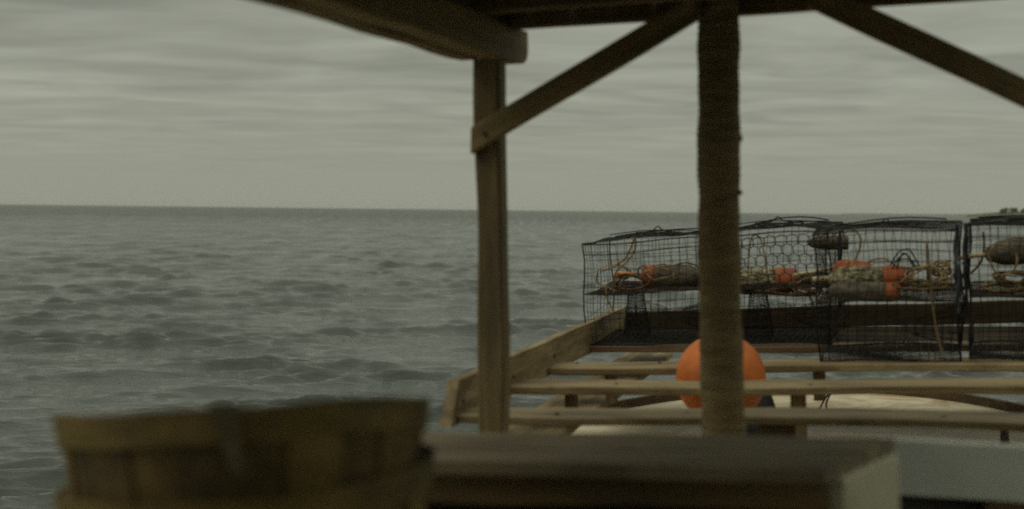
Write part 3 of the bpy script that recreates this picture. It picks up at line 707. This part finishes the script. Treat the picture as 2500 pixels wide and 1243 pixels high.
# ------------------------------------------------------------------ foreground bench
BTOP = -.425
bench = thing('work_bench', 'blurred grey brown wooden bench with cream painted end in the right foreground', 'bench', (-.45, 2.3, -1.53))
# top: polygon board with a diagonal right end, built as two planks
def top_plank(va, vb, ua, ub0, ub1, z):
    mb = MB(); th = .022; seg = 14; vs = []
    for i in range(seg + 1):
        f = i / seg
        for (v, ub) in ((va, ub0), (vb, ub1)):
            u = ua + (ub - ua) * f
            for dz in (0, -th): vs.append((u, v, z + dz + .0015 * math.sin(u * 8 + v * 20)))
    fs = []
    for i in range(seg):
        o, p = i * 4, (i + 1) * 4
        fs += [(o, p, p + 2, o + 2), (o + 1, o + 3, p + 3, p + 1), (o, o + 1, p + 1, p), (o + 2, p + 2, p + 3, o + 3)]
    fs += [(0, 2, 3, 1), (seg * 4, seg * 4 + 1, seg * 4 + 3, seg * 4 + 2)]
    mb.add(vs, fs); return put('top_plank', mb.mesh('top_plank', M_bench), bench, I4)
top_plank(2.195, 2.325, -1.42, -.120, -.066, BTOP); top_plank(2.329, 2.47, -1.42, -.063, -.020, BTOP + .002)
board('front_board', bench, (-1.40, 2.235, -.472), (-.118, 2.235, -.472), (0, 0, 1), .056, .022, M_front, jit=.002)
board('front_board', bench, (-1.40, 2.25, -.575), (-.118, 2.25, -.575), (0, 0, 1), .095, .022, M_front, jit=.002)
board('front_board', bench, (-1.40, 2.25, -.69), (-.118, 2.25, -.69), (0, 0, 1), .11, .022, M_front, jit=.002)
board('end_panel', bench, (-.106, 2.225, -.985), (-.024, 2.445, -.985), (0, 0, 1), 1.08, .024, M_cream2, jit=.001)
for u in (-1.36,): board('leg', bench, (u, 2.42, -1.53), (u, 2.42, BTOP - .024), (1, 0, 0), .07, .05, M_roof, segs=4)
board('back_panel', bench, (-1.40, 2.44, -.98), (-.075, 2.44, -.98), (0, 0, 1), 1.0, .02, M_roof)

# ------------------------------------------------------------------ bushel baskets
def basket(label, rim_c, tilt, rr=.228, rb=.165, h=.285, splint=False, seed=3, rot=0.):
    random.seed(seed)
    T = thing('bushel_basket', label, 'basket', tuple(V(rim_c) - V((0, 0, h))), 'stacked bushel baskets')
    M = Matrix.Translation(rim_c) @ Matrix.Rotation(tilt[1], 4, 'Y') @ Matrix.Rotation(tilt[0], 4, 'X') @ Matrix.Rotation(rot, 4, 'Z') @ Matrix.Translation((0, 0, -h))
    def prof(z): f = z / h; return rb + (rr - .010 - rb) * (f ** .72)
    ns = 22
    for i in range(ns):
        q0 = 2 * math.pi * i / ns; wd = 2 * math.pi / ns * random.uniform(1.0, 1.08); off = .004 if i % 2 else 0.
        mb = MB(); vs = []; K = 7
        for k in range(K + 1):
            z = (h - .002) * k / K; r = prof(z) + off; w_ = wd * (1.0 if k > 1 else 1.08)
            for s in (-.5, 0, .5):
                q = w_ * s
                for dr in (0, -.003): vs.append(((r + dr) * math.cos(q), (r + dr) * math.sin(q), z))
        n6 = 6
        fs = []
        for k in range(K):
            o, p = k * n6, (k + 1) * n6
            fs += [(o, o + 2, p + 2, p), (o + 2, o + 4, p + 4, p + 2), (o + 1, p + 1, p + 3, o + 3), (o + 3, p + 3, p + 5, o + 5), (o, p, p + 1, o + 1), (o + 4, o + 5, p + 5, p + 4)]
        fs += [(0, 1, 3, 2), (2, 3, 5, 4), (K * 6, K * 6 + 2, K * 6 + 3, K * 6 + 1), (K * 6 + 2, K * 6 + 4, K * 6 + 5, K * 6 + 3)]
        mb.add(vs, fs); put('stave', mb.mesh('stave', M_basket), T, M @ Matrix.Rotation(q0, 4, 'Z'))
    def hoop(z0, z1, dr, th, q0=0, q1=2 * math.pi, mat=M_hoop, name='hoop'):
        mb = MB(); n = 48; vs = []
        for i in range(n + 1):
            q = q0 + (q1 - q0) * i / n; wv = .0022 * math.sin(q * 3 + seed) + .0012 * math.sin(q * 7)
            for (z, d) in ((z0, 0), (z0, th), (z1, th), (z1, 0)):
                r = prof(min(z, h)) + dr + d; vs.append((r * math.cos(q), r * math.sin(q), z + wv))
        fs = [(i * 4 + k, (i + 1) * 4 + k, (i + 1) * 4 + (k + 1) % 4, i * 4 + (k + 1) % 4) for i in range(n) for k in range(4)]
        fs += [(0, 1, 2, 3), (n * 4 + 3, n * 4 + 2, n * 4 + 1, n * 4)]
        mb.add(vs, [f[::-1] for f in fs]); return put(name, mb.mesh(name, mat), T, M)
    hoop(h - .040, h + .002, .0055, .0045); hoop(h - .038, h, -.009, .0045); hoop(h * .42, h * .42 + .026, .0055, .003)
    mb = MB(); mb.lathe([(0, rb - .006), (.008, rb - .006)], 36); put('bottom', mb.mesh('bottom', M_basket), T, M @ Matrix.Rotation(-math.pi / 2, 4, 'Y') @ Matrix.Translation((.002, 0, 0)))
    if splint:
        mb = MB(); vs = []; q = -math.pi / 2 + .36
        for k in range(7):
            f = k / 6; z = h + .005 - .082 * f; r = prof(max(0, z if z < h else h)) + .0125 + .002 * f; w_ = .017 * (1 - f * .55)
            for s in (-1, 1):
                for d in (0, .002):
                    a_ = V((math.cos(q), math.sin(q), 0)) * (r + d) + V((-math.sin(q), math.cos(q), 0)) * s * w_ + V((-math.sin(q), math.cos(q), 0)) * f * .012; vs.append((a_.x, a_.y, z))
        fs = []
        for k in range(6):
            o, p = k * 4, (k + 1) * 4; fs += [(o, o + 2, p + 2, p), (o + 1, p + 1, p + 3, o + 3), (o, p, p + 1, o + 1), (o + 2, o + 3, p + 3, p + 2)]
        mb.add(vs, fs + [(0, 1, 3, 2), (24, 26, 27, 25)]); put('loose_splint', mb.mesh('loose_splint', M_splint), T, M @ Matrix.Rotation(-rot, 4, 'Z'))
    return T
ctr = on_v(600, 1000, 1.72)
basket('upper brown bushel basket nested and tilted in the left foreground', ctr, (R(-8.0), R(-3.6)), splint=True, seed=3, rot=.1, rr=.246, rb=.178)
c2 = on_v(607, 1150, 1.72)
basket('lower bushel basket whose hoop shows beneath the tilted one', c2, (R(-1), R(-3.4)), seed=8, rot=.3, rr=.250, rb=.182)

# ------------------------------------------------------------------ air
mb = MB(); x, z0, z1 = 9700, -3.0, 16
mb.add([(-x, -x, z0), (x, -x, z0), (x, x, z0), (-x, x, z0), (-x, -x, z1), (x, -x, z1), (x, x, z1), (-x, x, z1)], [(0, 3, 2, 1), (4, 5, 6, 7), (0, 1, 5, 4), (1, 2, 6, 5), (2, 3, 7, 6), (3, 0, 4, 7)])
mh = bpy.data.materials.new('sea_air'); mh.use_nodes = True; t = mh.node_tree; t.nodes.remove(t.nodes['Principled BSDF'])
pv = t.nodes.new('ShaderNodeVolumePrincipled'); pv.inputs['Color'].default_value = (.93, .95, .9, 1); pv.inputs['Density'].default_value = .00006
t.links.new(pv.outputs[0], t.nodes['Material Output'].inputs['Volume'])
tag(link('haze', mb.mesh('haze', mh)), 'thin sea haze', kind='stuff')
